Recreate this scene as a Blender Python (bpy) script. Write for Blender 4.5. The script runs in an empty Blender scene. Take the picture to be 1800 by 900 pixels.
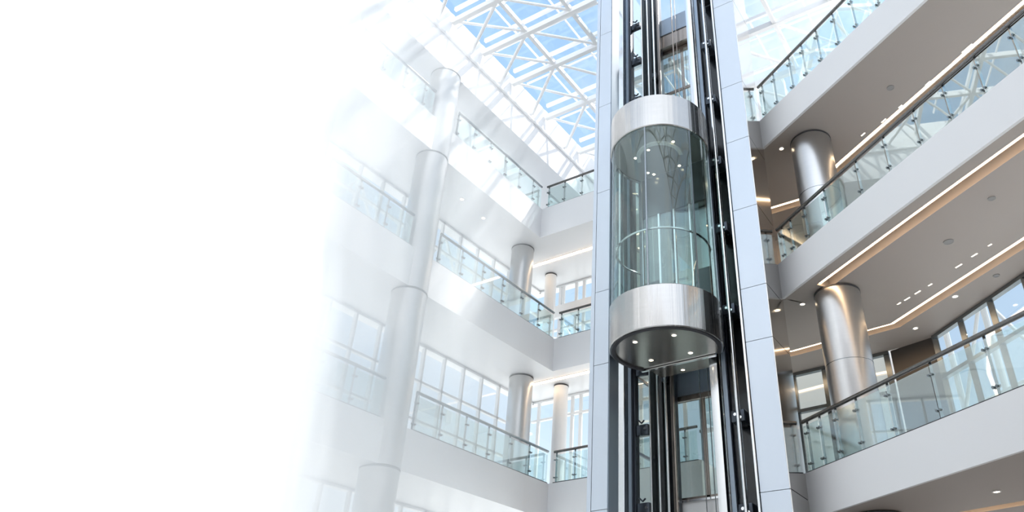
import bpy, bmesh, math, random
from mathutils import Vector, Matrix
random.seed(4)
scn = bpy.context.scene
COL = scn.collection
PI = math.pi

# ------------------------------------------------------------------ camera
cam_d = bpy.data.cameras.new('camera'); cam = bpy.data.objects.new('camera', cam_d); COL.objects.link(cam)
cam_d.sensor_fit = 'HORIZONTAL'; cam_d.sensor_width = 36.0
cam_d.lens = 36.0 * 1304 / 1800; cam_d.shift_x = -190 / 1800; cam_d.clip_end = 500
cam.location = (0, 0, 1.6); cam.rotation_euler = (math.radians(90 + 31.53), 0, math.radians(-60))
scn.camera = cam

# ------------------------------------------------------------------ world, sun, exposure
SUN_STRENGTH = 4.8
SUN_DIR = Vector((-0.52, 0.52, -1.0)).normalized()      # the way the light travels
WORLD_STRENGTH = 1.0
FILL_GLOW = 1.3
AUREOLE = 1.0                                            # bright hazy sky round the sun
scn.view_settings.view_transform = 'Standard'; scn.view_settings.look = 'None'
scn.view_settings.gamma = 1.0; scn.view_settings.use_curve_mapping = False
scn.view_settings.exposure = 0.5
cy = scn.cycles
cy.max_bounces = 16; cy.diffuse_bounces = 4; cy.glossy_bounces = 5; cy.transmission_bounces = 6
cy.transparent_max_bounces = 48; cy.volume_bounces = 14
cy.caustics_reflective = False; cy.caustics_refractive = False
cy.sample_clamp_indirect = 6.0
cy.use_denoising = True

def N(nt, t, **kw):
    n = nt.nodes.new(t)
    for k, v in kw.items():
        setattr(n, k, v)
    return n

world = bpy.data.worlds.new('world'); scn.world = world; world.use_nodes = True
nt = world.node_tree; nt.nodes.clear()
tc = N(nt, 'ShaderNodeTexCoord'); sep = N(nt, 'ShaderNodeSeparateXYZ')
nt.links.new(tc.outputs['Generated'], sep.inputs[0])
ramp = N(nt, 'ShaderNodeValToRGB'); cr = ramp.color_ramp
cr.elements[0].position = 0.0; cr.elements[0].color = (1.7, 1.67, 1.62, 1)
cr.elements[1].position = 1.0; cr.elements[1].color = (0.25, 0.42, 0.68, 1)
e = cr.elements.new(0.47); e.color = (1.45, 1.44, 1.42, 1)
e = cr.elements.new(0.51); e.color = (1.02, 1.06, 1.10, 1)
e = cr.elements.new(0.66); e.color = (0.52, 0.64, 0.79, 1)
e = cr.elements.new(0.85); e.color = (0.31, 0.49, 0.73, 1)
mr = N(nt, 'ShaderNodeMapRange'); mr.inputs['From Min'].default_value = -1; mr.inputs['From Max'].default_value = 1
nt.links.new(sep.outputs['Z'], mr.inputs['Value']); nt.links.new(mr.outputs[0], ramp.inputs[0])
noi = N(nt, 'ShaderNodeTexNoise'); noi.inputs['Scale'].default_value = 3.2; noi.inputs['Detail'].default_value = 6; noi.inputs['Roughness'].default_value = 0.6
nt.links.new(tc.outputs['Generated'], noi.inputs['Vector'])
cr2 = N(nt, 'ShaderNodeValToRGB'); cr2.color_ramp.elements[0].position = 0.46; cr2.color_ramp.elements[1].position = 0.70
cr2.color_ramp.elements[0].color = (0, 0, 0, 1); cr2.color_ramp.elements[1].color = (0.85, 0.85, 0.85, 1)
nt.links.new(noi.outputs['Fac'], cr2.inputs[0])
mx = N(nt, 'ShaderNodeMix', data_type='RGBA'); mx.inputs['B'].default_value = (0.72, 0.76, 0.80, 1)
nt.links.new(cr2.outputs[0], mx.inputs['Factor']); nt.links.new(ramp.outputs[0], mx.inputs['A'])
bg = N(nt, 'ShaderNodeBackground'); bg.inputs['Strength'].default_value = WORLD_STRENGTH
dot = N(nt, 'ShaderNodeVectorMath', operation='DOT_PRODUCT'); dot.inputs[1].default_value = -SUN_DIR
nt.links.new(tc.outputs['Generated'], dot.inputs[0])
clp = N(nt, 'ShaderNodeMath', operation='MAXIMUM'); clp.inputs[1].default_value = 0.0; nt.links.new(dot.outputs['Value'], clp.inputs[0])
pw_ = N(nt, 'ShaderNodeMath', operation='POWER'); pw_.inputs[1].default_value = 10.0; nt.links.new(clp.outputs[0], pw_.inputs[0])
au = N(nt, 'ShaderNodeVectorMath', operation='SCALE'); au.inputs[0].default_value = (AUREOLE, AUREOLE * .97, AUREOLE * .93); nt.links.new(pw_.outputs[0], au.inputs['Scale'])
ad = N(nt, 'ShaderNodeVectorMath', operation='ADD'); nt.links.new(mx.outputs['Result'], ad.inputs[0]); nt.links.new(au.outputs[0], ad.inputs[1])
FILL_GLOW_DIR = Vector((-0.62, -0.22, 0.75)).normalized()    # sky glow added high behind the camera to lift the shaded haze
dot2 = N(nt, 'ShaderNodeVectorMath', operation='DOT_PRODUCT'); dot2.inputs[1].default_value = FILL_GLOW_DIR
nt.links.new(tc.outputs['Generated'], dot2.inputs[0])
cl2 = N(nt, 'ShaderNodeMath', operation='MAXIMUM'); cl2.inputs[1].default_value = 0.0; nt.links.new(dot2.outputs['Value'], cl2.inputs[0])
pw2 = N(nt, 'ShaderNodeMath', operation='POWER'); pw2.inputs[1].default_value = 6.0; nt.links.new(cl2.outputs[0], pw2.inputs[0])
au2 = N(nt, 'ShaderNodeVectorMath', operation='SCALE'); au2.inputs[0].default_value = (FILL_GLOW, FILL_GLOW * .99, FILL_GLOW * .98); nt.links.new(pw2.outputs[0], au2.inputs['Scale'])
ad2 = N(nt, 'ShaderNodeVectorMath', operation='ADD'); nt.links.new(ad.outputs[0], ad2.inputs[0]); nt.links.new(au2.outputs[0], ad2.inputs[1])
nt.links.new(ad2.outputs[0], bg.inputs['Color'])
wo = N(nt, 'ShaderNodeOutputWorld'); nt.links.new(bg.outputs[0], wo.inputs['Surface'])

sun_d = bpy.data.lights.new('sun', 'SUN'); sun_d.energy = SUN_STRENGTH; sun_d.angle = math.radians(1.6); sun_d.color = (1.0, 0.97, 0.92)
sun = bpy.data.objects.new('sun', sun_d); COL.objects.link(sun)
sun.rotation_euler = SUN_DIR.to_track_quat('-Z', 'Y').to_euler(); sun.location = (10, -10, 40)

# ------------------------------------------------------------------ materials
MATS = {}
def pbr(name, col, rough=0.5, metal=0.0, aniso=0.0, noise=0.0, nscale=(1, 1, 1), emis=None, estr=0.0, spec=0.5, tangent=None, streak=0.0):
    m = bpy.data.materials.new(name); m.use_nodes = True; t = m.node_tree
    b = t.nodes['Principled BSDF']
    b.inputs['Base Color'].default_value = (*col, 1); b.inputs['Roughness'].default_value = rough
    b.inputs['Metallic'].default_value = metal; b.inputs['Anisotropic'].default_value = aniso
    b.inputs['Specular IOR Level'].default_value = spec
    if tangent:
        tg = N(t, 'ShaderNodeTangent', direction_type='RADIAL', axis=tangent); t.links.new(tg.outputs[0], b.inputs['Tangent'])
    if noise:
        c = N(t, 'ShaderNodeTexCoord'); mp = N(t, 'ShaderNodeMapping'); mp.inputs['Scale'].default_value = nscale
        n = N(t, 'ShaderNodeTexNoise'); n.inputs['Scale'].default_value = 1.0; n.inputs['Detail'].default_value = 5
        t.links.new(c.outputs['Object'], mp.inputs[0]); t.links.new(mp.outputs[0], n.inputs['Vector'])
        r = N(t, 'ShaderNodeMapRange'); r.inputs['To Min'].default_value = 1 - noise; r.inputs['To Max'].default_value = 1 + noise
        t.links.new(n.outputs['Fac'], r.inputs['Value'])
        mu = N(t, 'ShaderNodeVectorMath', operation='SCALE'); mu.inputs[0].default_value = col
        t.links.new(r.outputs[0], mu.inputs['Scale']); t.links.new(mu.outputs[0], b.inputs['Base Color'])
        mr_ = N(t, 'ShaderNodeMath', operation='MULTIPLY'); mr_.inputs[1].default_value = rough
        t.links.new(r.outputs[0], mr_.inputs[0]); t.links.new(mr_.outputs[0], b.inputs['Roughness'])
    if streak:
        c = N(t, 'ShaderNodeTexCoord'); mp = N(t, 'ShaderNodeMapping'); mp.inputs['Scale'].default_value = (4.5, 4.5, .03)
        n = N(t, 'ShaderNodeTexNoise'); n.inputs['Scale'].default_value = 1.0; n.inputs['Detail'].default_value = 4
        t.links.new(c.outputs['Object'], mp.inputs[0]); t.links.new(mp.outputs[0], n.inputs['Vector'])
        bu = N(t, 'ShaderNodeBump'); bu.inputs['Strength'].default_value = streak; bu.inputs['Distance'].default_value = 0.05
        t.links.new(n.outputs['Fac'], bu.inputs['Height']); t.links.new(bu.outputs[0], b.inputs['Normal'])
    if emis:
        b.inputs['Emission Color'].default_value = (*emis, 1); b.inputs['Emission Strength'].default_value = estr
    MATS[name] = m
    return m

def glass(name, tint, refl=1.0, rough=0.01, base=0.0):
    m = bpy.data.materials.new(name); m.use_nodes = True; t = m.node_tree; t.nodes.clear()
    tr = N(t, 'ShaderNodeBsdfTransparent'); tr.inputs['Color'].default_value = (*tint, 1)
    gl = N(t, 'ShaderNodeBsdfAnisotropic'); gl.inputs['Roughness'].default_value = rough; gl.inputs['Color'].default_value = (0.95, 0.98, 0.98, 1)
    fr = N(t, 'ShaderNodeLayerWeight'); fr.inputs['Blend'].default_value = 0.5
    pw = N(t, 'ShaderNodeMath', operation='POWER'); pw.inputs[1].default_value = 4.0
    t.links.new(fr.outputs['Facing'], pw.inputs[0])
    ma = N(t, 'ShaderNodeMath', operation='MULTIPLY_ADD'); ma.inputs[1].default_value = 0.8 * refl; ma.inputs[2].default_value = 0.05 + base
    t.links.new(pw.outputs[0], ma.inputs[0])
    mi = N(t, 'ShaderNodeMixShader'); t.links.new(ma.outputs[0], mi.inputs[0])
    t.links.new(tr.outputs[0], mi.inputs[1]); t.links.new(gl.outputs[0], mi.inputs[2])
    o = N(t, 'ShaderNodeOutputMaterial'); t.links.new(mi.outputs[0], o.inputs['Surface'])
    MATS[name] = m
    return m

rfascia_m = pbr('pale_grey_panel', (0.76, 0.755, 0.755), 0.4, noise=0.02, nscale=(.5, .5, .5))
white = pbr('white_paint', (0.86, 0.86, 0.86), 0.45, noise=0.02, nscale=(.6, .6, .6))
fascia_m = pbr('satin_white_panel', (0.84, 0.84, 0.85), 0.35, noise=0.02, nscale=(.5, .5, .5))
ceil_m = pbr('shade_toned_plaster', (0.40, 0.35, 0.315), 0.55, noise=0.015, nscale=(.8, .8, .8))  # whitish plaster, its base colour darkened to stand for shade
floor_m = pbr('dark_low_bounce_stone', (0.18, 0.165, 0.15), 0.25, noise=0.06, nscale=(.8, .8, .8))  # unseen floor kept dark so little light bounces to the soffits
pale_floor_m = pbr('pale_bounce_stone', (0.74, 0.73, 0.71), 0.3, noise=0.05, nscale=(.8, .8, .8))  # unseen floor made pale to bounce light under the hazy galleries
truss_m = pbr('white_truss_steel', (0.88, 0.88, 0.88), 0.4, noise=0.02)
steel = pbr('brushed_steel', (0.53, 0.515, 0.50), 0.24, 1.0, aniso=0.6, noise=0.05, nscale=(2, 2, 40), tangent='Z', streak=0.55)
col_steel = pbr('column_steel', (0.56, 0.555, 0.55), 0.30, 1.0, aniso=0.6, noise=0.04, nscale=(2, 2, 25), tangent='Z')
polished = pbr('polished_steel', (0.66, 0.64, 0.62), 0.10, 1.0, noise=0.04, nscale=(.6, .6, .6))
clad_m = pbr('pale_blue_cladding', (0.62, 0.68, 0.755), 0.36, 0.35, noise=0.02, nscale=(.7, .7, .7))
silver = pbr('silver_post', (0.78, 0.79, 0.80), 0.18, 1.0, noise=0.04, nscale=(8, 8, .6))
bronze = pbr('bronze_post', (0.30, 0.26, 0.23), 0.25, 0.9, noise=0.05, nscale=(8, 8, .6))
dark_steel = pbr('dark_steel', (0.055, 0.065, 0.08), 0.28, 0.7, noise=0.1, nscale=(6, 6, .6))
blue_steel = pbr('blue_grey_steel', (0.25, 0.30, 0.36), 0.3, 0.5, noise=0.08, nscale=(6, 6, .6))
black_m = pbr('black_shaft_lining', (0.008, 0.010, 0.013), 0.22, 0.0, noise=0.1, nscale=(4, 4, .5))
seam_m = pbr('dark_seam', (0.05, 0.05, 0.055), 0.6, noise=0.1)
rail_m = pbr('handrail_steel', (0.17, 0.165, 0.16), 0.25, 0.95, noise=0.06, nscale=(5, 5, 5))
post_m = pbr('balustrade_post_steel', (0.24, 0.26, 0.27), 0.25, 1.0, noise=0.05, nscale=(5, 5, 5))
frame_m = pbr('window_frame_grey', (0.62, 0.64, 0.66), 0.35, 0.3, noise=0.04)
wframe_m = pbr('window_frame_white', (0.80, 0.81, 0.82), 0.4, noise=0.03)
brown_m = pbr('dark_brown_panel', (0.085, 0.075, 0.068), 0.3, 0.2, noise=0.08)
beige_m = pbr('beige_wall', (0.70, 0.60, 0.50), 0.5, noise=0.03)
ring_m = pbr('reflection_arc_tone', (0.74, 0.72, 0.67), 0.5, noise=0.03)
under_m = pbr('underside_steel', (0.38, 0.36, 0.335), 0.24, 0.9, noise=0.06, nscale=(3, 3, 3))
cabceil = pbr('cab_ceiling_panel', (0.46, 0.44, 0.41), 0.28, 0.7, noise=0.05, nscale=(3, 3, 3))
cabwall = pbr('cab_dark_panel', (0.10, 0.11, 0.115), 0.2, 0.5, noise=0.06)
speaker_m = pbr('grey_disc', (0.28, 0.27, 0.26), 0.5, noise=0.05)
cove_m = pbr('warm_cove_light', (1, .9, .8), 0.5, emis=(1.0, 0.70, 0.42), estr=6.5)
lens_m = pbr('warm_downlight_lens', (1, .95, .9), 0.4, emis=(1.0, 0.78, 0.52), estr=7.0)
g_bal = glass('balustrade_glass', (0.86, 0.94, 0.935), 0.9, base=0.20)
g_cab = glass('cab_glass', (0.88, 0.945, 0.935), 0.8)
g_win = glass('window_glass', (0.93, 0.97, 0.975), 0.6)
g_in = glass('inner_wall_glass', (0.80, 0.87, 0.90), 1.0, base=0.10)
g_roof = glass('roof_glass', (0.95, 0.975, 1.0), 0.4)
g_land = glass('landing_glass', (0.70, 0.76, 0.75), 1.0, base=0.10)

# ------------------------------------------------------------------ helpers
def obj(name, bm, m, parent=None, angle=35):
    me = bpy.data.meshes.new(name)
    bmesh.ops.recalc_face_normals(bm, faces=bm.faces)
    bm.to_mesh(me); bm.free()
    me.materials.append(m)
    me.shade_smooth(); me.set_sharp_from_angle(angle=math.radians(angle))
    o = bpy.data.objects.new(name, me); COL.objects.link(o)
    if parent:
        o.parent = parent
        o.matrix_parent_inverse = parent.matrix_world.inverted()
    return o
def tag(o, label, cat, group=None, kind=None):
    o['label'] = label; o['category'] = cat
    if group: o['group'] = group
    if kind: o['kind'] = kind
    return o
def thing(name, loc, label, cat, group=None, kind=None):
    o = bpy.data.objects.new(name, None); COL.objects.link(o); o.location = loc; o.empty_display_size = .2
    o.matrix_world = Matrix.Translation(loc)
    return tag(o, label, cat, group, kind)
def NB(): return bmesh.new()
def box(bm, x0, x1, y0, y1, z0, z1):
    vs = [bm.verts.new((x, y, z)) for x in (x0, x1) for y in (y0, y1) for z in (z0, z1)]
    for f in ((0, 1, 3, 2), (4, 6, 7, 5), (0, 4, 5, 1), (2, 3, 7, 6), (0, 2, 6, 4), (1, 5, 7, 3)):
        bm.faces.new([vs[i] for i in f])
    return bm
def BX(*a): return box(NB(), *a)
def bevel(bm, w=.01, seg=2):
    bmesh.ops.bevel(bm, geom=list(bm.edges), offset=w, segments=seg, profile=.5, affect='EDGES'); return bm
def prism(bm, poly, z0, z1):
    lo = [bm.verts.new((p[0], p[1], z0)) for p in poly]; hi = [bm.verts.new((p[0], p[1], z1)) for p in poly]
    n = len(poly)
    fs = [bm.faces.new(lo[::-1]), bm.faces.new(hi)]
    for i in range(n):
        bm.faces.new((lo[i], lo[(i + 1) % n], hi[(i + 1) % n], hi[i]))
    for f in fs: f.normal_update()
    bmesh.ops.triangulate(bm, faces=fs, ngon_method='EAR_CLIP')
    return bm
def tube(bm, pts, r, n=10, closed=False):
    pts = [Vector(p) for p in pts]; rings = []
    for i, p in enumerate(pts):
        if i == 0: d = pts[1] - p
        elif i == len(pts) - 1: d = p - pts[i - 1]
        else: d = (pts[i + 1] - p).normalized() + (p - pts[i - 1]).normalized()
        d.normalize()
        up = Vector((0, 0, 1)) if abs(d.z) < .95 else Vector((1, 0, 0))
        s = d.cross(up).normalized(); t = s.cross(d)
        rings.append([bm.verts.new(p + (s * math.cos(2 * PI * k / n) + t * math.sin(2 * PI * k / n)) * r) for k in range(n)])
    for a, b in zip(rings, rings[1:]):
        for k in range(n):
            bm.faces.new((a[k], a[(k + 1) % n], b[(k + 1) % n], b[k]))
    bm.faces.new(rings[0][::-1]); bm.faces.new(rings[-1])
    return bm
def beam(bm, p, q, w, h):
    """rectangular bar from p to q, w wide sideways, h deep"""
    p, q = Vector(p), Vector(q); d = (q - p).normalized()
    up = Vector((0, 0, 1)) if abs(d.z) < .95 else Vector((1, 0, 0))
    s = d.cross(up).normalized() * w / 2; t = s.cross(d).normalized() * h / 2
    A = [bm.verts.new(p + x) for x in (s + t, s - t, -s - t, -s + t)]; B = [bm.verts.new(q + x) for x in (s + t, s - t, -s - t, -s + t)]
    for i in range(4): bm.faces.new((A[i], A[(i + 1) % 4], B[(i + 1) % 4], B[i]))
    bm.faces.new(A[::-1]); bm.faces.new(B)
    return bm
def cyl(bm, x, y, z0, z1, r, n=48):
    lo = [bm.verts.new((x + r * math.cos(2 * PI * k / n), y + r * math.sin(2 * PI * k / n), z0)) for k in range(n)]
    hi = [bm.verts.new((v.co.x, v.co.y, z1)) for v in lo]
    for k in range(n): bm.faces.new((lo[k], lo[(k + 1) % n], hi[(k + 1) % n], hi[k]))
    bm.faces.new(lo[::-1]); bm.faces.new(hi)
    return bm
def disc_ring(bm, x, y, z0, z1, r0, r1, n=24):
    def ring(r, z): return [bm.verts.new((x + r * math.cos(2 * PI * k / n), y + r * math.sin(2 * PI * k / n), z)) for k in range(n)]
    R = [ring(r0, z0), ring(r1, z0), ring(r1, z1), ring(r0, z1)]
    for a, b in ((0, 1), (1, 2), (2, 3), (3, 0)):
        for k in range(n): bm.faces.new((R[a][k], R[a][(k + 1) % n], R[b][(k + 1) % n], R[b][k]))
    return bm
def offs(path, d):
    """the path moved d to its inner side (away from the void)"""
    out = []
    for i, p in enumerate(path):
        a = path[max(0, i - 1)]; b = path[min(len(path) - 1, i + 1)]
        dx, dy = b[0] - a[0], b[1] - a[1]; l = math.hypot(dx, dy)
        out.append((p[0] - dy / l * d, p[1] + dx / l * d))
    return out
def cut(path, s0, s1):
    """the stretch of a path between two distances along it"""
    out = []; s = 0
    for p, q in zip(path, path[1:]):
        l = math.hypot(q[0] - p[0], q[1] - p[1])
        for t in ([0] if not out else []):
            pass
        a, b = max(s0, s), min(s1, s + l)
        if b > a:
            f = lambda u: (p[0] + (q[0] - p[0]) * (u - s) / l, p[1] + (q[1] - p[1]) * (u - s) / l)
            if not out: out.append(f(a))
            out.append(f(b))
        s += l
    return out
def plen(path): return sum(math.hypot(q[0] - p[0], q[1] - p[1]) for p, q in zip(path, path[1:]))

# ------------------------------------------------------------------ ground floor and left / back galleries
o = obj('floor', BX(-14, 24, 3, 16.2, -.3, 0), pale_floor_m); tag(o, 'unseen stone floor, made pale to bounce light, at the foot of the atrium', 'floor', kind='structure')
o = obj('floor', BX(-14, 34, -30, 3, -.3, 0), floor_m); tag(o, 'unseen stone floor, made dark to bounce little light, at the foot of the warm-lit galleries', 'floor', kind='structure')
YL = 13.44
LV = [(6.50, 7.55, 18.88), (11.22, 12.40, 18.80), (15.85, 17.08, 17.64)]     # underside, top, front of the back arm
LNAME = ['lowest', 'middle', 'top']
YW = 15.75; XW = 20.9
for i, (z0, z1, xb) in enumerate(LV):
    poly = [(-8, YL), (xb, YL), (xb, 8.3), (XW + .4, 8.3), (XW + .4, YW + .4), (-8, YW + .4)]
    o = obj('floor_gallery_slab', prism(NB(), poly, z0, z1), fascia_m)
    tag(o, 'white L-shaped gallery slab with deep fascia on the hazy side, %s of its three' % LNAME[i], 'gallery slab', kind='structure')
# top beam with its soffit, pipe ledge and parapet
o = obj('wall_left_beam', BX(-8, 24, YL, YW + .4, 19.25, 20.5), fascia_m); tag(o, 'deep white roof edge beam above the top hazy gallery, striped by truss shadows', 'beam', kind='structure')
o = obj('trim_ledge_pipe', tube(NB(), [(-8, YL - .04, 20.53), (24, YL - .04, 20.53)], .055), truss_m); tag(o, 'thin white pipe ledge along the top of the roof edge beam', 'ledge', kind='structure')
o = obj('wall_left_parapet', BX(-8, 24, YL + .05, YL + .3, 20.5, 21.75), white); tag(o, 'white upstand strip between the roof edge beam and the skylight', 'wall', kind='structure')
o = obj('wall_back', BX(XW + .4, XW + .7, 5, YW + .4, 17.08, 22.6), white); tag(o, 'white wall behind the top end gallery beside the shaft', 'wall', kind='structure')

def curtain(name, label, path, z0, z1, xs, zs, fm, gm, fw=.07, fd=.12, braces=False):
    """glazed wall: verticals at distances xs, transoms at heights zs"""
    t = thing(name, (path[0][0], path[0][1], z0), label, 'window', kind='structure')
    L = plen(path)
    def at(s):
        c = cut(path, max(0, min(s, L - 1e-4)), L); return c[0]
    b = NB()
    for s in xs:
        p = at(s); beam(b, (p[0], p[1], z0), (p[0], p[1], z1), fd, fw)
    for z in list(zs) + [z0 + .04, z1 - .05]:
        for p, q in zip(path, path[1:]): beam(b, (p[0], p[1], z), (q[0], q[1], z), fd, fw)
    obj('window_frame', b, fm, t)
    b = NB()
    for p, q in zip(path, path[1:]):
        vs = [b.verts.new((*p, z0)), b.verts.new((*q, z0)), b.verts.new((*q, z1)), b.verts.new((*p, z1))]; b.faces.new(vs)
    obj('pane', b, gm, t)
    if braces:
        b = NB(); s = 0; k = 0; step = 2.0
        off = offs(path, -.0)
        while s + step < L:
            p, q = at(s), at(s + step)
            zz = (z0, z1) if k % 2 else (z1, z0)
            p = (p[0] + braces[0], p[1] + braces[1]); q = (q[0] + braces[0], q[1] + braces[1])
            tube(b, [(*p, zz[0]), (*q, zz[1])], .05, 8)
            tube(b, [(*p, (z0 + z1) / 2), (*q, (z0 + z1) / 2 + (.6 if k % 2 else -.6))], .035, 8)
            s += step; k += 1
        obj('diagonal_brace', b, fm, t)
    return t
wi = 1
for i, (z0, z1) in enumerate([(0, 6.5), (7.55, 11.22), (12.4, 15.85), (17.08, 19.25)]):
    H = z1 - z0
    xs = [k * .92 + .2 for k in range(31)]
    zs = [z0 + H * .36, z0 + H * .68] if i < 3 else [z0 + H * .5]
    where = ['ground storey', 'lowest gallery', 'middle gallery', 'top gallery'][i]
    curtain('window_%d' % wi, 'long glazed wall with white mullions on the hazy side, behind the %s' % where, [(-8, YW), (XW, YW)], z0, z1, xs, zs, wframe_m, g_win, braces=(0, .6) if i in (0, 2, 3) else False); wi += 1
    if i < 3:
        curtain('window_%d' % wi, 'glazed end wall with white mullions beside the shaft, behind the %s' % where, [(XW, YW), (XW, 8.3)], z0, z1, [.3, 1.0, 1.15, 1.75, 2.1, 2.9, 3.7, 4.5, 5.3, 6.1], [z0 + H * .8] if i < 2 else [z0 + H * .45, z0 + H * .62], wframe_m, g_win, braces=(.6, 0) if i == 2 else False); wi += 1
# white band across the back windows of the middle level
o = obj('wall_back_spandrel', BX(XW - .25, XW - .1, 8.3, YW - .2, 14.35, 14.85), white); tag(o, 'white spandrel band across the end windows of the middle gallery', 'spandrel', kind='structure')

# ------------------------------------------------------------------ right galleries
def front(deg0, deg1, L, n=24, start=(14.80, 4.27)):
    p = [start]; x, y = start
    for k in range(n):
        a = math.radians(deg0 + (deg1 - deg0) * (k + .5) / n) + PI
        x += math.cos(a) * L / n; y += math.sin(a) * L / n; p.append((x, y))
    return p
G_LINE = [(19.4, 8.5), (19.2, 5.5), (18.95, 2.75), (18.75, 1.80), (16.33, -.62), (9.3, -7.6)]
LAND = [(16.95, 8.6), (16.95, 5.93), (15.23, 5.93), (15.23, 4.62), (14.85, 4.62), (14.85, 4.28)]
RV = [dict(z0=4.79, z1=5.65, path=front(55, 55, 18), rail=1.06, name='lowest'),
      dict(z0=9.63, z1=10.52, path=front(53.0, 57.6, 18), rail=.97, name='middle'),
      dict(z0=14.05, z1=14.96, path=front(58.5, 58.5, 18), rail=1.22, name='top')]
COVES = [[[(17.6, 8.5), (17.5, 4.6), (16.3, 2.9), (15.66, 1.72), (15.3, .54), (14.4, -1.6), (8.0, -8.6)]],
         [[(17.7, 8.5), (17.68, 5.0), (17.35, 2.42), (14.72, -.77), (8.4, -8.43)]],
         [[(17.42, 8.5), (17.42, 4.1), (16.38, 2.77), (13.0, -2.07), (8.6, -8.3)]]]
SW = .34
for i, R in enumerate(RV):
    z0, z1, P = R['z0'], R['z1'], R['path']
    back = [(x + 4.2 * .75, y - 4.2 * .62) for x, y in G_LINE[3:]]
    slab = LAND + P + [(9.0, -10)] + back[::-1] + [(23, 3), (23, 8.6)]
    if i: slab = LAND + P + G_LINE[::-1]
    o = obj('floor_gallery_slab', prism(NB(), slab, z0 + .22, z1), fascia_m)
    tag(o, 'white gallery slab with plain pale fascia on the warm-lit side, %s of its three' % R['name'], 'gallery slab', kind='structure')
    # soffit: front margin, main field, field beyond the inner cove
    inner = COVES[i][0]; inner2 = offs(inner, SW)
    bm = NB()
    if i == 1:
        prism(bm, P + offs(P, .34)[::-1], z0, z0 + .22)
        plug = cut(P, 0, .85); prism(bm, offs(plug, .34) + offs(plug, .34 + SW)[::-1], z0, z0 + .22)
        prism(bm, LAND + [(14.95, 4.1)] + offs(P, .34 + SW) + inner[::-1], z0, z0 + .22)
    else:
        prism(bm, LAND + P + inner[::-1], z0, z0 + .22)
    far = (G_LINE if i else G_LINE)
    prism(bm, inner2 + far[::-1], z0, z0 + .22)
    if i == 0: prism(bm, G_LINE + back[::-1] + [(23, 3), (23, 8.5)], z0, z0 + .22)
    o = obj('ceiling_soffit', bm, ceil_m); tag(o, 'plaster soffit darkened for shade, with recessed light slots, under the %s warm-lit gallery' % R['name'], 'ceiling', kind='structure')
    # thin shadow line: front fascia panel
    o = obj('trim_fascia', prism(NB(), offs(P, -.015) + offs(P, .05)[::-1], z0 - .01, z1), rfascia_m); tag(o, 'smooth pale fascia band on the edge of the %s warm-lit gallery' % R['name'], 'fascia', kind='structure')
    # light strips
    lab = {0: 'lowest', 1: 'middle', 2: 'top'}[i]
    t = thing('cove_light', (*inner[2], z0 + .12), 'bent warm light strip set deep in the soffit under the %s warm-lit gallery' % lab, 'cove light')
    obj('light_strip', prism(NB(), offs(inner, .02) + offs(inner, .12)[::-1], z0 + .03, z0 + .06), cove_m, t)
    obj('strip_channel', prism(NB(), offs(inner, .01) + offs(inner, .13)[::-1], z0 + .06, z0 + .09), white, t)
    if i == 1:
        Q = cut(P, .85, 12.5)
        t = thing('cove_light', (*offs(Q, .4)[0], z0 + .12), 'straight warm light strip along the soffit edge of the middle warm-lit gallery', 'cove light')
        obj('light_strip', prism(NB(), offs(Q, .36) + offs(Q, .46)[::-1], z0 + .05, z0 + .08), cove_m, t)
        obj('strip_channel', prism(NB(), offs(Q, .35) + offs(Q, .47)[::-1], z0 + .08, z0 + .11), white, t)

# inner glass walls of the right galleries
def inner_wall(k, z0, z1, label, path, xs, gm):
    global wi
    curtain('window_%d' % wi, label, path, z0, z1, xs, [z0 + (z1 - z0) * .72], post_m, gm, fw=.09, fd=.14); wi += 1
inner_wall(0, 5.65, 9.63, 'tall glass wall with a stand-in lattice beyond, behind the lowest warm-lit gallery', [(18.62, 1.66), (16.33, -.62), (9.3, -7.6)], [.05, 1.05, 2.1, 3.2, 4.3, 5.4, 6.5], g_in)
inner_wall(0, 5.65, 9.63, 'glass wall with slim posts behind the column of the lowest warm-lit gallery', [(19.4, 8.5), (19.2, 5.5), (18.98, 2.85)], [.1, 1.0, 2.0, 3.0, 3.9, 4.9, 5.6], g_land)
inner_wall(1, 10.52, 14.05, 'glass wall behind the balustrade of the middle warm-lit gallery', [(18.62, 1.66), (16.33, -.62), (9.3, -7.6)], [.05, 1.4, 2.8, 4.2, 5.6, 7.0], g_in)
o = obj('wall_dark_panel', prism(NB(), [(18.98, 2.8), (18.66, 1.68), (18.85, 1.6), (19.2, 2.8)], 5.65, 9.63), brown_m); tag(o, 'dark brown wall panel between the two glass walls of the lowest warm-lit gallery', 'wall panel', kind='structure')
o = obj('trim_plinth', prism(NB(), [(18.3, 1.25), (16.25, -.78), (9.2, -7.8), (9.1, -7.7), (16.13, -.68), (18.2, 1.35)], 5.65, 6.35), white); tag(o, 'low white plinth along the foot of the lattice-backed glass wall', 'plinth', kind='structure')
o = obj('wall_beige', prism(NB(), [(19.4, 8.5), (19.2, 5.5), (18.95, 2.75), (18.66, 1.68), (18.9, 1.6), (19.2, 2.75), (19.45, 5.5), (19.65, 8.5)], 10.52, 14.05), beige_m); tag(o, 'warm beige wall behind the column of the middle warm-lit gallery', 'wall', kind='structure')
o = obj('wall_far_right', prism(NB(), [(23, 8.6), (23, 2.8), (23.2, 2.8), (23.2, 8.6)], 0, 14), white); tag(o, 'white wall far inside the warm-lit building', 'wall', kind='structure')

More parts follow.
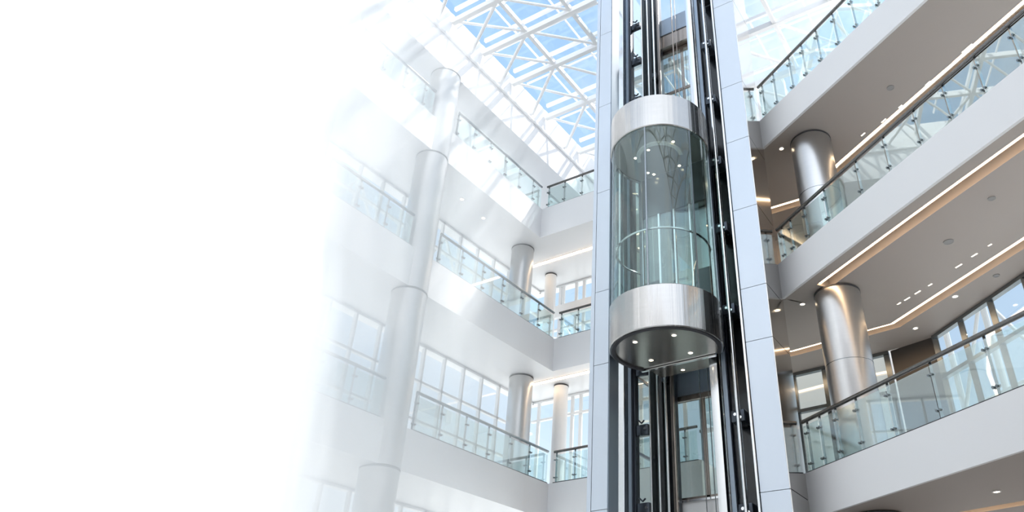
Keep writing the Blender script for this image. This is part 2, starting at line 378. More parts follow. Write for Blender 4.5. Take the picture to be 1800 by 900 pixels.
t = thing('reflection_truss', (20.5, -2.5, 5.65), 'white lattice added outside the lowest glass wall, standing in for reflected roof trusses', 'truss')  # lattice added behind the glass in place of a roof reflection
p0, p1 = Vector((22.0, 1.6, 0)), Vector((14.0, -6.6, 0))
nT = 7
for k in range(nT + 1):
    p = p0.lerp(p1, k / nT)
    obj('upright', tube(NB(), [(p.x, p.y, 5.6), (p.x, p.y, 15.0)], .09, 10), truss_m, t)
    if k < nT:
        q = p0.lerp(p1, (k + 1) / nT)
        for j, (za, zb) in enumerate(((5.9, 8.7), (8.7, 11.5), (11.5, 14.3))):
            f = (k + j) % 2
            obj('lattice_diagonal', tube(NB(), [(p.x, p.y, za if f else zb), (q.x, q.y, zb if f else za)], .055, 8), truss_m, t)
for z in (5.9, 8.7, 11.5, 14.3):
    obj('lattice_chord', tube(NB(), [(p0.x, p0.y, z), (p1.x, p1.y, z)], .07, 10), truss_m, t)

# ------------------------------------------------------------------ unseen end wall and bands, added to cut light and feed reflections
o = obj('wall_front', BX(-12.5, -12, -24, 16, 0, 21.5), brown_m); tag(o, 'unseen dark end wall behind the camera, added to cut light and shape reflections', 'wall', kind='structure')
for z0, z1 in ((4.8, 5.9), (9.6, 10.7), (14.4, 15.5), (19.0, 21.5)):
    o = obj('floor_end_slab', BX(-12, -9, -24, 16, z0, z1), fascia_m); tag(o, 'unseen white band behind the camera, added for contrast in reflections', 'gallery slab', 'white bands of the end wall behind the camera', 'structure')

# ------------------------------------------------------------------ columns
def column(x, y, r, segs, label, group, seams=(), m=None):
    t = thing('steel_column', (x, y, segs[0][0]), label, 'column', group, kind='thing')
    for z0, z1 in segs:
        obj('column_shaft', cyl(NB(), x, y, z0, z1 - .02, r, 64), m or col_steel, t)
        obj('shadow_collar', cyl(NB(), x, y, z1 - .06, z1 - .021, r + .008, 64), seam_m, t)
    for z in seams:
        obj('joint_ring', cyl(NB(), x, y, z, z + .012, r + .003, 64), post_m, t)
CG = 'round steel columns of the atrium'
column(15.17, 3.12, .50, [(10.52, 14.05)], 'brushed steel round column standing on the middle warm-lit gallery', CG, [12.3])
column(15.17, 3.12, .50, [(5.65, 9.63)], 'brushed steel round column standing on the lowest warm-lit gallery', CG, [7.85])
column(15.17, 3.12, .50, [(0, 4.79)], 'steel column whose top just shows under the lowest warm-lit gallery', CG)
column(12.42, 13.74, .47, [(0, 6.5), (6.5, 11.22), (11.22, 15.85), (15.85, 19.25)], 'tall pale column running up the fascias, the clearest of those in the haze', CG)
column(8.40, 13.74, .47, [(0, 6.5), (6.5, 11.22), (11.22, 15.85), (15.85, 19.25)], 'faint tall column in thick white haze, next after the clearest one', CG)
column(4.40, 13.74, .47, [(0, 6.5), (6.5, 11.22), (11.22, 15.85), (15.85, 19.25)], 'tall column wholly lost in the whitest part of the haze', CG)
column(18.72, 14.66, .40, [(7.55, 11.22)], 'steel column at the inner corner of the lowest hazy gallery', CG)
column(17.95, 14.42, .40, [(12.40, 15.85)], 'steel column at the inner corner of the middle hazy gallery', CG)
column(20.0, 14.6, .22, [(12.40, 15.85)], 'slim pale column before the end windows of the middle end gallery', CG, m=truss_m)
column(20.0, 13.9, .25, [(7.55, 11.22)], 'slim pale column before the end windows of the lowest end gallery', CG, m=truss_m)

# ------------------------------------------------------------------ balustrades
def balustrade(path, z, h, posts, label, group, rr=.042, inset=.06, hm=rail_m):
    P = cut(offs(path, inset), .05, 1e9)
    L = plen(P)
    t = thing('glass_balustrade', (*P[0], z), label, 'balustrade', group)
    obj('handrail', tube(NB(), [(*p, z + h) for p in P], rr, 12), hm, t)
    obj('base_channel', prism(NB(), offs(P, -.03) + offs(P, .03)[::-1], z, z + .035), seam_m, t)
    S = [s for s in posts if s < L - .05]
    def at(s): return cut(P, max(0, min(s, L - 1e-3)), L)
    for s in S:
        c = at(s); p = Vector((*c[0], 0)); d = (Vector((*c[1], 0)) - p).normalized(); nrm = Vector((-d.y, d.x, 0))
        q = p + nrm * .05
        po = obj('post', beam(NB(), (q.x, q.y, z), (q.x, q.y, z + h - .02), .045, .028), post_m, t)
        for zz in (z + .18, z + h - .26):
            b = NB()
            for sg in (-1, 1):
                c0 = p + d * sg * .035
                tube(b, [(c0.x - nrm.x * .03, c0.y - nrm.y * .03, zz), (c0.x + nrm.x * .05, c0.y + nrm.y * .05, zz)], .022, 8)
            beam(b, (p.x - d.x * .08 + nrm.x * .02, p.y - d.y * .08 + nrm.y * .02, zz), (p.x + d.x * .08 + nrm.x * .02, p.y + d.y * .08 + nrm.y * .02, zz), .02, .03)
            obj('clamp', b, post_m, po)
    E = [0.01] + S + [L - .01]
    for s0, s1 in zip(E, E[1:]):
        if s1 - s0 < .08: continue
        Q = cut(P, s0 + .012, s1 - .012)
        obj('glass_panel', prism(NB(), offs(Q, -.006) + offs(Q, .006)[::-1], z + .02, z + h - .10), g_bal, t)
    return t
BG = 'glass balustrades round the atrium'
balustrade(RV[0]['path'], 5.65, RV[0]['rail'], [.1, .5, 1.0, 1.6, 2.45, 3.5, 4.65, 5.9, 7.2, 8.5, 9.8, 11.1], 'clear glass balustrade with dark handrail on the lowest warm-lit gallery', BG)
balustrade(RV[1]['path'], 10.52, RV[1]['rail'], [.15, .5, 1.07, 1.8, 2.9, 3.75, 4.6, 5.35, 6.1, 6.85, 7.7, 8.6, 9.5, 10.5], 'clear glass balustrade with dark handrail on the middle warm-lit gallery', BG)
balustrade(RV[2]['path'], 14.96, RV[2]['rail'], [.12, .6, 1.25, 1.75, 2.3, 2.9, 3.5, 4.2, 5.0, 5.9, 6.8, 7.7, 8.8], 'clear glass balustrade with dark handrail on the top warm-lit gallery under the roof', BG)
for i, (z0, z1, xb) in enumerate(LV):
    spans = [(12.95, xb - .02), (8.93, 11.89), (4.93, 7.87), (-2, 3.87)]
    nm = ['running from the clearest column to the back corner', 'between the clearest and the faint column', 'between the faint column and the lost one', 'beyond the last column, lost in the haze']
    for (a0, a1), n_ in zip(spans, nm):
        P = [(a1, YL), (a0, YL)]
        P = P[::-1]
        sp = .98 if i != 2 else .82
        pts = [s * sp + .05 for s in range(int((a1 - a0) / sp) + 1)]
        balustrade(P, z1, 1.0, pts, 'glass balustrade on the %s hazy gallery %s' % (LNAME[i], n_), BG, hm=post_m)
    P = [(xb, 13.36), (xb, 8.4)]
    P = P
    balustrade(P, z1, .98, [.06, .75, 1.5, 2.25, 3.0, 3.75, 4.5], 'short glass balustrade on the %s end gallery beside the elevator shaft' % LNAME[i], BG)

# back gallery cove lights
for i, (z0, xx) in enumerate([(11.22, 19.35), (15.85, 19.05)]):
    t = thing('cove_light', (xx, 11.5, z0 - .03), 'warm light strip under the %s end gallery beside the elevator shaft' % ['middle', 'top'][i], 'cove light')
    obj('light_strip', BX(xx, xx + .10, 8.4, 15.2, z0 - .035, z0 - .012), cove_m, t)
    obj('strip_channel', BX(xx - .03, xx + .13, 8.4, 15.2, z0 - .012, z0 - .001), white, t)

# ------------------------------------------------------------------ roof space frame
roof = thing('ceiling_skylight_roof', (10, 3, 21.5), 'white steel space frame roof glazed with clear panes over the atrium', 'glass roof', kind='structure')
ZB, ZT = 21.35, 22.35
XN = [4.6, 6.5, 8.4, 10.3, 12.05, 13.65, 15.35, 17.5, 19.9, 22.2, 24.5]
YN = [13.44, 11.55, 9.75, 7.9, 6.0, 4.1, 2.2, .3, -1.6, -3.5, -5.4]
def in_shaft(x, y, m=.0): return 13.6 - m < x < 17.2 + m and 4.2 - m < y < 8.8 + m
def spans_avoid(lo, hi, a, b): return [(lo, a), (b, hi)]
for x in XN:                                                        # main chords across the atrium
    segs = spans_avoid(YN[-1], YL, 4.2, 8.8) if 13.6 < x < 17.2 else [(YN[-1], YL)]
    for y0, y1 in segs:
        b = NB(); beam(b, (x, y0, ZB), (x, y1, ZB), .15, .22); obj('truss_chord', b, truss_m, roof)
        b = NB(); beam(b, (x, y0, ZB + .62), (x, y1, ZB + .62), .10, .14); obj('upper_chord', b, truss_m, roof)
for y in YN[1:]:                                                    # purlins along the atrium
    segs = spans_avoid(XN[0], XN[-1], 13.6, 17.2) if 4.2 < y < 8.8 else [(XN[0], XN[-1])]
    for x0, x1 in segs:
        b = NB(); beam(b, (x0, y, ZB + .02), (x1, y, ZB + .02), .13, .16); obj('purlin', b, truss_m, roof)
xm = [(a + b_) / 2 for a, b_ in zip(XN, XN[1:])]
ym = [(a + b_) / 2 for a, b_ in zip(YN, YN[1:])]
for ix in range(len(XN) - 1):                                       # diagonals of the grid, struts down to the edge wall
    for iy in range(len(YN) - 1):
        x0, x1, y0, y1 = XN[ix], XN[ix + 1], YN[iy], YN[iy + 1]
        if in_shaft((x0 + x1) / 2, (y0 + y1) / 2, .7): continue
        b = NB(); tube(b, [(x0, y0, ZB + .05), (x1, y1, ZB + .05)], .05, 8); obj('grid_diagonal', b, truss_m, roof)
        if iy == 0:
            b = NB(); tube(b, [(x0, y1, ZB), ((x0 + x1) / 2 + .25, YL + .03, ZB - .45)], .06, 8); obj('edge_strut', b, truss_m, roof)
b = NB()
for x in xm:
    for y0, y1 in (spans_avoid(-5.4, YL + .2, 4.2, 8.8) if 13.6 < x < 17.2 else [(-5.4, YL + .2)]): beam(b, (x, y0, ZT), (x, y1, ZT), .05, .07)
for y in ym:
    for x0, x1 in (spans_avoid(4.6, 24.5, 13.6, 17.2) if 4.2 < y < 8.8 else [(4.6, 24.5)]): beam(b, (x0, y, ZT + .01), (x1, y, ZT + .01), .045, .06)
obj('glazing_bar', b, truss_m, roof)
b = NB()
for x0, x1, y0, y1 in [(4.6, 13.6, -5.4, YL + .2), (17.2, 24.5, -5.4, YL + .2), (13.6, 17.2, -5.4, 4.2), (13.6, 17.2, 8.8, YL + .2)]:
    b.faces.new([b.verts.new(p) for p in ((x0, y0, ZT + .05), (x1, y0, ZT + .05), (x1, y1, ZT + .05), (x0, y1, ZT + .05))])
obj('roof_pane', b, g_roof, roof)

# ------------------------------------------------------------------ elevator shaft
ZS = 24.0
def pilaster(label, x0, x1, y0, y1, joints, ym_=None, strip=None):
    t = thing('shaft_pilaster', ((x0 + x1) / 2, (y0 + y1) / 2, 0), label, 'pilaster', 'clad pilasters of the elevator shaft', kind='thing')
    obj('core', BX(x0 + .03, x1, y0 + .012, y1 - .012, 0, ZS), seam_m, t)
    zs = [0] + joints + [ZS]
    for a, c in zip(zs, zs[1:]):
        obj('cladding_panel', bevel(BX(x0, x0 + .03, y0 + .0, y1, a + .005, c - .005), .003, 1), clad_m, t)
    return t, zs
t, zs = pilaster('wide pale blue clad shaft pilaster adjoining the warm-lit galleries', 13.70, 14.82, 4.27, 4.85, [2.0, 5.12, 8.23, 9.5, 11.6, 13.65, 15.5, 18.6])
for a, c in zip(zs, zs[1:]):
    s_ = obj('side_panel', BX(13.705, 14.815, 4.255, 4.275, a + .008, c - .008), polished, t); s_['label'] = 'polished steel side panel'
obj('inner_lining', BX(13.74, 14.82, 4.85, 4.87, 0, ZS), black_m, t)
s_ = obj('edge_trim', bevel(BX(13.66, 13.74, 4.86, 4.91, 0, ZS), .006, 1), silver, t); s_['label'] = 'bright silver edge strip'
t, zs = pilaster('narrow pale blue clad shaft pilaster on the hazy side', 13.70, 14.15, 8.225, 8.62, [2.0, 5.2, 8.5, 10.45, 13.5, 16.6, 19.6])
obj('inner_lining', BX(13.72, 14.14, 8.205, 8.225, 0, ZS), blue_steel, t)
s_ = obj('edge_trim', BX(13.72, 14.15, 8.645, 8.75, 0, ZS), clad_m, t)
s_ = obj('corner_flange', bevel(BX(14.84, 14.90, 8.46, 8.62, 0, ZS), .008, 1), silver, t); s_['label'] = 'bright silver flange'
# shaft lining
o = obj('wall_shaft_right', BX(15.1, 15.2, 4.86, 6.02, 0, ZS), black_m); tag(o, 'black lining panel in the shaft beside the wide pilaster', 'shaft lining', kind='structure')
o = obj('wall_shaft_left', BX(16.1, 16.2, 7.78, 8.42, 0, ZS), black_m); tag(o, 'black lining panel behind the thin guide rails of the shaft', 'shaft lining', kind='structure')
def post(name, label, m, x0, x1, y0, y1, cat='post', grp='upright posts in the elevator shaft'):
    t = thing(name, ((x0 + x1) / 2, (y0 + y1) / 2, 0), label, cat, grp)
    obj('upright', bevel(BX(x0, x1, y0, y1, 0, ZS), .012, 2), m, t)
    return t
t = post('shaft_post', 'bright silver square post in the shaft beside the landing doors', silver, 15.02, 15.22, 6.07, 6.27)
obj('edge_fin', BX(15.22, 15.32, 5.98, 6.06, 0, ZS), dark_steel, t)
t = post('shaft_post', 'dark blue grey column behind the narrow pilaster in the shaft', dark_steel, 14.95, 15.15, 8.22, 8.50)
obj('edge_fin', BX(14.90, 14.95, 8.30, 8.38, 0, ZS), blue_steel, t)
t = post('shaft_post', 'slim bronze post between the thin guide rails and the landing doors', bronze, 16.02, 16.10, 7.70, 7.80)
obj('edge_fin', BX(16.1, 16.3, 7.72, 7.80, 0, ZS), dark_steel, t)
post('shaft_post', 'blue grey channel on the black lining next to the silver post', blue_steel, 14.98, 15.08, 5.84, 5.95)
post('shaft_post', 'narrow dark channel on the black lining beside the thick guide rail', dark_steel, 14.98, 15.08, 5.22, 5.32)
def rail(label, x, y, r, brz, bx, by0, by1):
    t = thing('guide_rail', (x, y, 0), label, 'guide rail', 'vertical guide rails of the elevator')
    obj('rail_bar', tube(NB(), [(x, y, 0), (x, y, ZS)], r, 16), silver, t)
    for z in brz:
        br = obj('rail_bracket', bevel(BX(min(x, bx) + .0, max(x, bx), by0, by1, z - .13, z + .13), .015, 2), dark_steel, t)
        b = NB(); tube(b, [(min(x, bx) - .03, by1 - .10, z + .03), (min(x, bx) + .01, by1 - .10, z + .03)], .035, 10); tube(b, [(min(x, bx) - .03, by0 + .08, z - .05), (min(x, bx) + .01, by0 + .08, z - .05)], .03, 10)
        obj('bolt', b, silver, br)
BZ = [2.7, 5.05, 7.02, 9.6, 11.9, 14.0, 16.2, 18.4, 20.6]
rail('thick silver guide rail tube before the black lining, held by dark brackets', 14.6, 5.49, .052, BZ, 15.0, 5.36, 5.66)
rail('thin silver guide rail nearest the narrow glass slot', 15.95, 8.34, .028, [], 16.1, 8.3, 8.4)
rail('middle one of the three thin silver guide rails', 15.95, 8.11, .030, [], 16.1, 8.0, 8.2)
rail('thin silver guide rail nearest the bronze post', 15.95, 7.89, .034, [5.3, 8.9, 12.4, 16.0, 19.5], 16.1, 7.84, 8.0)
# left shaft side: clamps crossing the glass slot
for k, z in enumerate([3.6, 5.45, 7.25, 8.75, 10.5, 12.3, 14.1, 15.9, 17.7, 19.4, 21.0]):
    where = ['', 'lowest in view in the narrow glass slot', 'second from the bottom in the narrow glass slot', 'just under the cab in the narrow glass slot'][k] if 0 < k < 4 else 'in the narrow glass slot of the shaft, step %d' % (k + 1)
    if z in (10.5, 12.3, 14.1, 3.6, 15.9): continue
    if k >= 8: where = {17.7: 'just above the cab roof in the narrow glass slot', 19.4: 'midway between cab roof and skylight in the narrow glass slot', 21.0: 'topmost in the narrow glass slot of the shaft'}[z]
    t = thing('slot_clamp', (15.05, 8.05, z), 'dark steel clamp block ' + where, 'clamp', 'clamp blocks of the glass slot')
    obj('clamp_body', bevel(BX(14.98, 15.1, 7.90, 8.22, z - .14, z + .12), .02, 2), dark_steel, t)
    obj('hook', tube(NB(), [(14.96, 8.14, z + .22), (14.96, 8.05, z + .14), (14.96, 7.98, z + .20)], .022, 8), dark_steel, t)
    obj('bolt', tube(NB(), [(14.94, 7.96, z), (15.0, 7.96, z)], .035, 10), silver, t)
t = thing('shaft_side_glazing', (15.7, 8.72, 0), 'clear glass side of the elevator shaft seen through the narrow slot', 'glazing')
b = NB()
for z in range(1, 22, 2): box(b, 15.15, 16.9, 8.68, 8.74, z, z + .07)
box(b, 16.85, 16.92, 8.66, 8.74, 0, ZS); obj('glazing_frame', b, blue_steel, t)
obj('glass_sheet', BX(15.15, 16.85, 8.70, 8.715, 0, ZS), g_land, t)

# landing doors and spandrels
XD = 16.45
def landing(z0, z1, label, transom=None):
    t = thing('landing_door', (XD, 7.1, z0), label, 'landing door', 'glass landing doors of the elevator')
    b = NB(); box(b, XD - .05, XD + .1, 7.88, 7.98, z0, z1); box(b, XD - .05, XD + .1, 6.20, 6.30, z0, z1); box(b, XD - .05, XD + .1, 6.30, 7.88, z1 - .12, z1)
    obj('door_frame', b, bronze, t)
    for y0, y1 in ((6.31, 7.08), (7.10, 7.87)):
        d = obj('door_leaf', BX(XD, XD + .02, y0, y1, z0 + .03, z1 - .13), g_land, t)
        b = NB(); box(b, XD - .015, XD + .03, y0, y0 + .035, z0 + .03, z1 - .13); box(b, XD - .015, XD + .03, y1 - .035, y1, z0 + .03, z1 - .13); box(b, XD - .015, XD + .03, y0, y1, z0 + .03, z0 + .08)
        if transom: box(b, XD - .02, XD + .03, y0, y1, transom, transom + .1)
        obj('leaf_stile', b, bronze, d)
    obj('threshold', BX(XD - .12, XD + .12, 6.2, 7.98, z0 - .05, z0), silver, t)
landing(5.85, 8.45, 'glass landing door pair below the elevator cab')
landing(10.52, 13.2, 'glass landing door pair seen through the elevator cab')
landing(15.0, 20.85, 'tall glass landing opening with transom above the elevator cab', 18.9)
for z0, z1, w, m in [(4.4, 5.8, 'below the lower landing door', white), (8.47, 10.45, 'hidden behind the underside of the cab', blue_steel), (13.22, 14.95, 'behind the top of the cab', blue_steel)]:
    o = obj('wall_landing_spandrel', BX(XD - .06, XD + .3, 6.05, 8.05, z0, z1), m); tag(o, 'flat spandrel panel across the shaft back, ' + w, 'spandrel', kind='structure')
t = thing('header_beam', (XD - .2, 7.1, 21.4), 'blue grey steel header beam across the shaft near the roof', 'beam')
obj('web_plate', BX(XD - .28, XD + .2, 6.05, 8.0, 21.45, 22.2), blue_steel, t)
obj('brown_soffit', BX(XD - .25, XD + .2, 6.05, 8.0, 20.87, 21.45), bronze, t)
for y, lab in ((7.17, 'thicker of the pair'), (7.02, 'thinner of the pair')):
    t = thing('hoist_cable', (15.95, y, 15.4), 'thin bronze hoist cable rising from the cab roof, ' + lab, 'cable', 'hoist cables above the cab')
    obj('cable_strand', tube(NB(), [(15.95 if lab.startswith('thick') else 15.9, y, z) for z in (14.9, 17, 19, 20, ZS)], .02 if lab.startswith('thick') else .012, 8), bronze, t)
for y, lab in ((7.05, 'nearer the bronze post'), (6.82, 'nearer the silver post')):
    t = thing('travelling_cable', (16.2, y, 0), 'thin grey cable hanging before the lower landing door, ' + lab, 'cable', 'cables hanging below the cab')
    obj('cable_strand', tube(NB(), [(16.2, y, 0), (16.2, y, 9.0)], .012, 8), post_m, t)

# ------------------------------------------------------------------ elevator cab
CX, CY, CR = 14.0, 6.86, 1.31
XC = 14.76
PH = math.acos((XC - CX) / CR)
def arc(r, a0=None, a1=None, n=72):
    a0 = PH if a0 is None else a0; a1 = 2 * PI - PH if a1 is None else a1
    return [(CX + r * math.cos(a0 + (a1 - a0) * k / n), CY + r * math.sin(a0 + (a1 - a0) * k / n)) for k in range(n + 1)]
def profile_arc(bm, prof, a0=None, a1=None, n=96):
    """closed profile [(r,z)] swept round the front of the cab"""
    rings = []
    a0 = PH if a0 is None else a0; a1 = 2 * PI - PH if a1 is None else a1
    for k in range(n + 1):
        a = a0 + (a1 - a0) * k / n
        rings.append([bm.verts.new((CX + r * math.cos(a), CY + r * math.sin(a), z)) for r, z in prof])
    m = len(prof)
    for A, B in zip(rings, rings[1:]):
        for j in range(m): bm.faces.new((A[j], A[(j + 1) % m], B[(j + 1) % m], B[j]))
    bm.faces.new(rings[0]); bm.faces.new(rings[-1][::-1])
    return bm
ZU, ZLB, ZHB, ZTB = 8.60, 9.66, 14.25, 15.30
cab = thing('elevator_cab', (CX, CY, ZU), 'round fronted glass elevator cab with wide brushed steel bands hanging in the shaft', 'elevator cab')
R = CR
o = obj('lower_band', profile_arc(NB(), [(R - .02, ZU), (R, ZU + .02), (R, ZLB - .03), (R - .03, ZLB), (R - .10, ZLB), (R - .10, ZU)]), steel, cab); o['label'] = 'wide brushed steel lower band'
o = obj('upper_band', profile_arc(NB(), [(R - .02, ZHB), (R, ZHB + .02), (R, ZTB - .03), (R - .03, ZTB), (R - .10, ZTB), (R - .10, ZHB)]), steel, cab); o['label'] = 'wide brushed steel upper band'
obj('shadow_gap', profile_arc(NB(), [(R - .14, ZU - .02), (R - .06, ZU - .02), (R - .06, ZU + .05), (R - .14, ZU + .05)]), seam_m, cab)
un = obj('underside_plate', prism(NB(), arc(R - .10), ZU + .02, ZU + .12), under_m, cab)
obj('rear_underside', BX(XC + .05, 15.62, 6.30, 7.84, ZU + .12, ZU + .3), under_m, cab)
obj('rear_beam', BX(XC - .03, XC + .05, 5.97, 7.92, ZU - .02, ZU + .25), silver, cab)
obj('roof_plate', prism(NB(), arc(R - .10), ZTB - .12, ZTB - .06), under_m, cab)
obj('ceiling_panel', prism(NB(), arc(R - .06), ZHB + .04, ZHB + .12), cabceil, cab)
obj('cab_floor', prism(NB(), arc(R - .10), ZLB - .25, ZLB - .15), cabwall, cab)
obj('reflection_arc', profile_arc(NB(), [(.52, ZHB - .02), (.62, ZHB - .02), (.62, ZHB + .05), (.52, ZHB + .05)], PI * .55, PI * 1.6), ring_m, cab)  # pale arc put in for a ring of reflected light
def spot(x, y, z, parent, r=.045):
    d = obj('downlight', disc_ring(NB(), x, y, z - .012, z, r, r + .022), silver, parent)
    obj('lens', cyl(NB(), x, y, z - .006, z - .001, r, 20), lens_m, d)
for x, y in [(13.24, 7.26), (13.36, 6.35), (14.31, 7.42), (14.39, 6.44)]: spot(x, y, ZU + .02, cab, .05)
spot(15.42, 7.13, ZU + .12, cab, .045)
for x, y in [(13.65, 6.28), (13.62, 7.0), (13.75, 7.46), (14.63, 6.58), (14.48, 7.47), (14.62, 7.36)]: spot(x, y, ZHB + .04, cab, .04)
MUL = [math.radians(a) for a in (84, 137, 190, 243, 290)]
E_ = [PH] + MUL + [2 * PI - PH]
for a0, a1 in zip(E_, E_[1:]):
    g_ = .008
    obj('glass_panel', profile_arc(NB(), [(R - .05, ZLB - .05), (R - .035, ZLB - .05), (R - .035, ZHB + .05), (R - .05, ZHB + .05)], a0 + g_, a1 - g_, 16), g_cab, cab)
for a in MUL:
    x, y = CX + (R - .05) * math.cos(a), CY + (R - .05) * math.sin(a)
    d = Vector((math.cos(a), math.sin(a), 0))
    b = NB(); vs = []
    for z in (ZLB - .02, ZHB + .02):
        for r_, w in ((R - .09, -.018), (R - .09, .018), (R - .025, .018), (R - .025, -.018)):
            vs.append(b.verts.new((CX + r_ * d.x - w * d.y, CY + r_ * d.y + w * d.x, z)))
    for q in ((0, 1, 2, 3), (4, 7, 6, 5), (0, 4, 5, 1), (1, 5, 6, 2), (2, 6, 7, 3), (3, 7, 4, 0)): b.faces.new([vs[i] for i in q])
    obj('mullion', b, post_m, cab)
hr = obj('handrail', tube(NB(), [(x, y, 11.22) for x, y in arc(R - .16, PH + .05, 2 * PI - PH - .05)], .028, 10), silver, cab)
b = NB()
for a in MUL:
    tube(b, [(CX + (R - .16) * math.cos(a), CY + (R - .16) * math.sin(a), 11.22), (CX + (R - .07) * math.cos(a), CY + (R - .07) * math.sin(a), 11.20)], .014, 8)
obj('rail_standoff', b, silver, hr)
# rear wall of the cab: jambs, header, dark glazed doors, waist panels
for y0, y1 in ((7.80, 7.91), (5.80, 5.91)):
    obj('rear_jamb', bevel(BX(XC - .04, XC + .06, y0, y1, ZLB - .2, ZHB + .05), .01, 1), silver, cab)
obj('rear_header', BX(XC - .03, XC + .04, 5.91, 7.80, 13.0, ZHB + .04), cabwall, cab)
for y0, y1 in ((5.93, 6.37), (7.34, 7.79)):
    obj('rear_panel', BX(XC - .02, XC + .03, y0, y1, ZLB - .2, 13.0), g_land, cab)
    obj('waist_panel', BX(XC - .05, XC - .025, y0, y1, ZLB - .2, 10.95), cabwall, cab)
for y in (6.40, 6.86, 7.31):
    obj('door_post', bevel(BX(XC - .05, XC + .03, y - .03, y + .03, ZLB - .2, 13.0), .008, 1), silver, cab)
for y0, y1 in ((6.44, 6.82), (6.90, 7.28)):
    d = obj('cab_door', BX(XC - .01, XC + .01, y0, y1, ZLB - .2, 13.0), g_land, cab)

# ------------------------------------------------------------------ ceiling fittings
def downlight(x, y, z, label, r=.05, grp='small warm downlights in the gallery soffits'):
    t = thing('downlight', (x, y, z), label, 'downlight', grp)
    obj('trim_ring', disc_ring(NB(), x, y, z - .012, z + .0, r, r + .025), white, t)
    obj('lens', cyl(NB(), x, y, z - .007, z - .002, r, 20), lens_m, t)
downlight(15.05, 3.85, 14.05, 'round warm downlight by the column head under the top warm-lit gallery')
downlight(15.28, 3.95, 9.63, 'round warm downlight by the column head under the middle warm-lit gallery')
downlight(16.65, .83, 9.63, 'round warm downlight just beyond the bent strip of the middle warm-lit soffit')
downlight(17.9, 1.95, 9.63, 'round warm downlight above the dark brown wall panel')
downlight(14.35, .88, 4.79, 'round warm downlight under the lowest warm-lit gallery')
downlight(14.46, 14.31, 15.85, 'small downlight under the top hazy gallery, nearer the clearest column', .055)
downlight(15.66, 14.39, 15.85, 'small downlight under the top hazy gallery, nearer the back corner', .055)
def slot(x, y, z, ang, label, grp, L=.16):  # glowing dashes added where light reflects on the soffits
    t = thing('reflection_dash', (x, y, z), label, 'reflection dash', grp)
    c, s = math.cos(ang) * L / 2, math.sin(ang) * L / 2
    obj('dash_rim', beam(NB(), (x - c * 1.15, y - s * 1.15, z - .004), (x + c * 1.15, y + s * 1.15, z - .004), .045, .010), white, t)
    obj('lens', beam(NB(), (x - c, y - s, z - .011), (x + c, y + s, z - .009), .022, .006), lens_m, t)
for x, y, L in [(16.36, 2.01, .1), (16.22, 1.80, .16), (16.02, 1.53, .16), (15.8, 1.22, .10), (15.25, .54, .16), (14.95, .19, .14), (14.69, -.14, .08)]:
    slot(x, y, 9.63, math.radians(54), 'short dash standing in for reflected light, in the broken row on the middle warm-lit soffit', 'reflection dashes of the middle soffit', L)
for x, y, L in [(15.54, 1.87, .12), (15.28, 1.30, .14), (14.97, .83, .1), (14.49, .1, .14), (14.17, -.42, .2), (13.81, -.85, .26)]:
    slot(x, y, 14.05, math.radians(56), 'short dash standing in for reflected light, in the broken row on the top warm-lit soffit', 'reflection dashes of the top soffit', L)
def speaker(x, y, z, label, r=.085):
    t = thing('ceiling_speaker', (x, y, z), label, 'ceiling speaker', 'small grey discs in the soffits')
    obj('rim', disc_ring(NB(), x, y, z - .015, z, r - .02, r), speaker_m, t)
    obj('grille', cyl(NB(), x, y, z - .012, z - .003, r - .02, 24), speaker_m, t)
speaker(14.21, .89, 14.05, 'small grey disc in the soffit under the top warm-lit gallery')
speaker(14.15, .56, 9.63, 'largest grey disc in the soffit under the middle warm-lit gallery', .1)
speaker(12.99, -.38, 9.63, 'small grey disc close to the edge strip of the middle warm-lit soffit', .07)
speaker(16.1, -.1, 9.63, 'small grey disc beyond the bent strip, above the lattice-backed glass wall', .07)

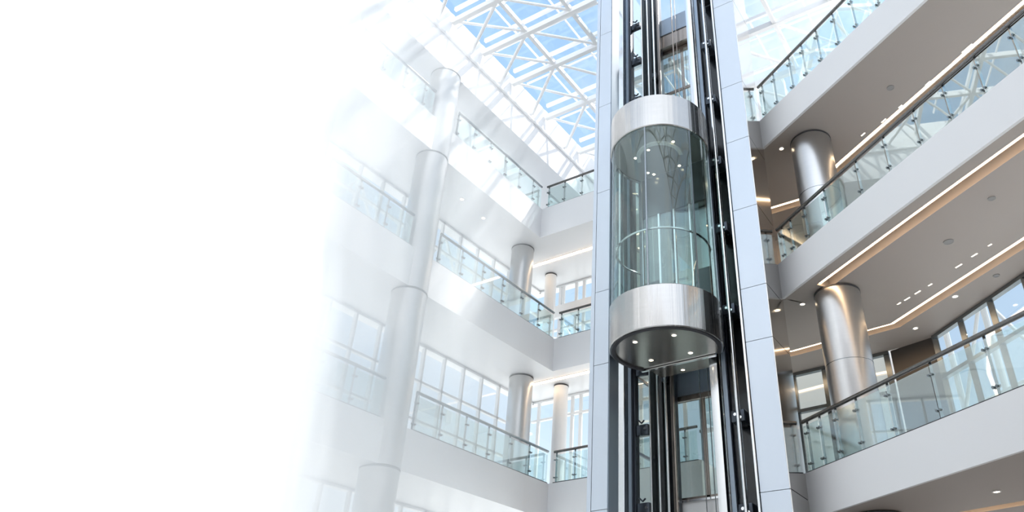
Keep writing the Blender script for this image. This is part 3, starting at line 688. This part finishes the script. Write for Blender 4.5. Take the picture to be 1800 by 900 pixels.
# ------------------------------------------------------------------ haze volume added to make the left galleries fade to white
HAZE = True
if HAZE:
    def lerp(x, T):
        for (a, va), (b_, vb) in zip(T, T[1:]):
            if a <= x <= b_: return va + (vb - va) * (x - a) / (b_ - a)
        return T[0][1] if x < T[0][0] else T[-1][1]
    TX = [(-6, 8.2), (0, 7.4), (2, 6.2), (4, 4.7), (6, 3.25), (8, 2.05), (10, 1.45), (12, 1.0), (14, .65), (16, .36), (17.3, .03)]
    TZ = [(0, 1.75), (6, 1.55), (11, 1.08), (16, .9), (19, .6), (20.2, .35), (20.8, .1)]
    xs = [-6 + 23.3 * k / 48 for k in range(49)]; zs = [.1 + 20.7 * k / 30 for k in range(31)]
    bm = NB(); Y0 = 13.2
    fr = [[bm.verts.new((x, Y0 - max(.02, lerp(x, TX) * lerp(z, TZ)), z)) for z in zs] for x in xs]
    bk = [[bm.verts.new((x, Y0, z)) for z in zs] for x in xs]
    nx, nz = len(xs), len(zs)
    for i in range(nx - 1):
        for j in range(nz - 1):
            bm.faces.new((fr[i][j], fr[i + 1][j], fr[i + 1][j + 1], fr[i][j + 1])); bm.faces.new((bk[i][j], bk[i][j + 1], bk[i + 1][j + 1], bk[i + 1][j]))
        for j in (0, nz - 1): bm.faces.new((fr[i][j], fr[i + 1][j], bk[i + 1][j], bk[i][j]))
    for i in (0, nx - 1):
        for j in range(nz - 1): bm.faces.new((fr[i][j], fr[i][j + 1], bk[i][j + 1], bk[i][j]))
    hm = bpy.data.materials.new('fade_haze'); hm.use_nodes = True; t = hm.node_tree; t.nodes.clear()
    vs = N(t, 'ShaderNodeVolumeScatter'); vs.inputs['Color'].default_value = (0.90, 0.92, 0.945, 1); vs.inputs['Density'].default_value = 0.42; vs.inputs['Anisotropy'].default_value = 0.5
    o_ = N(t, 'ShaderNodeOutputMaterial'); t.links.new(vs.outputs[0], o_.inputs['Volume'])
    o = obj('haze', bm, hm); tag(o, 'white haze added to fade out the galleries and columns across from the warm-lit side', 'haze', kind='stuff')
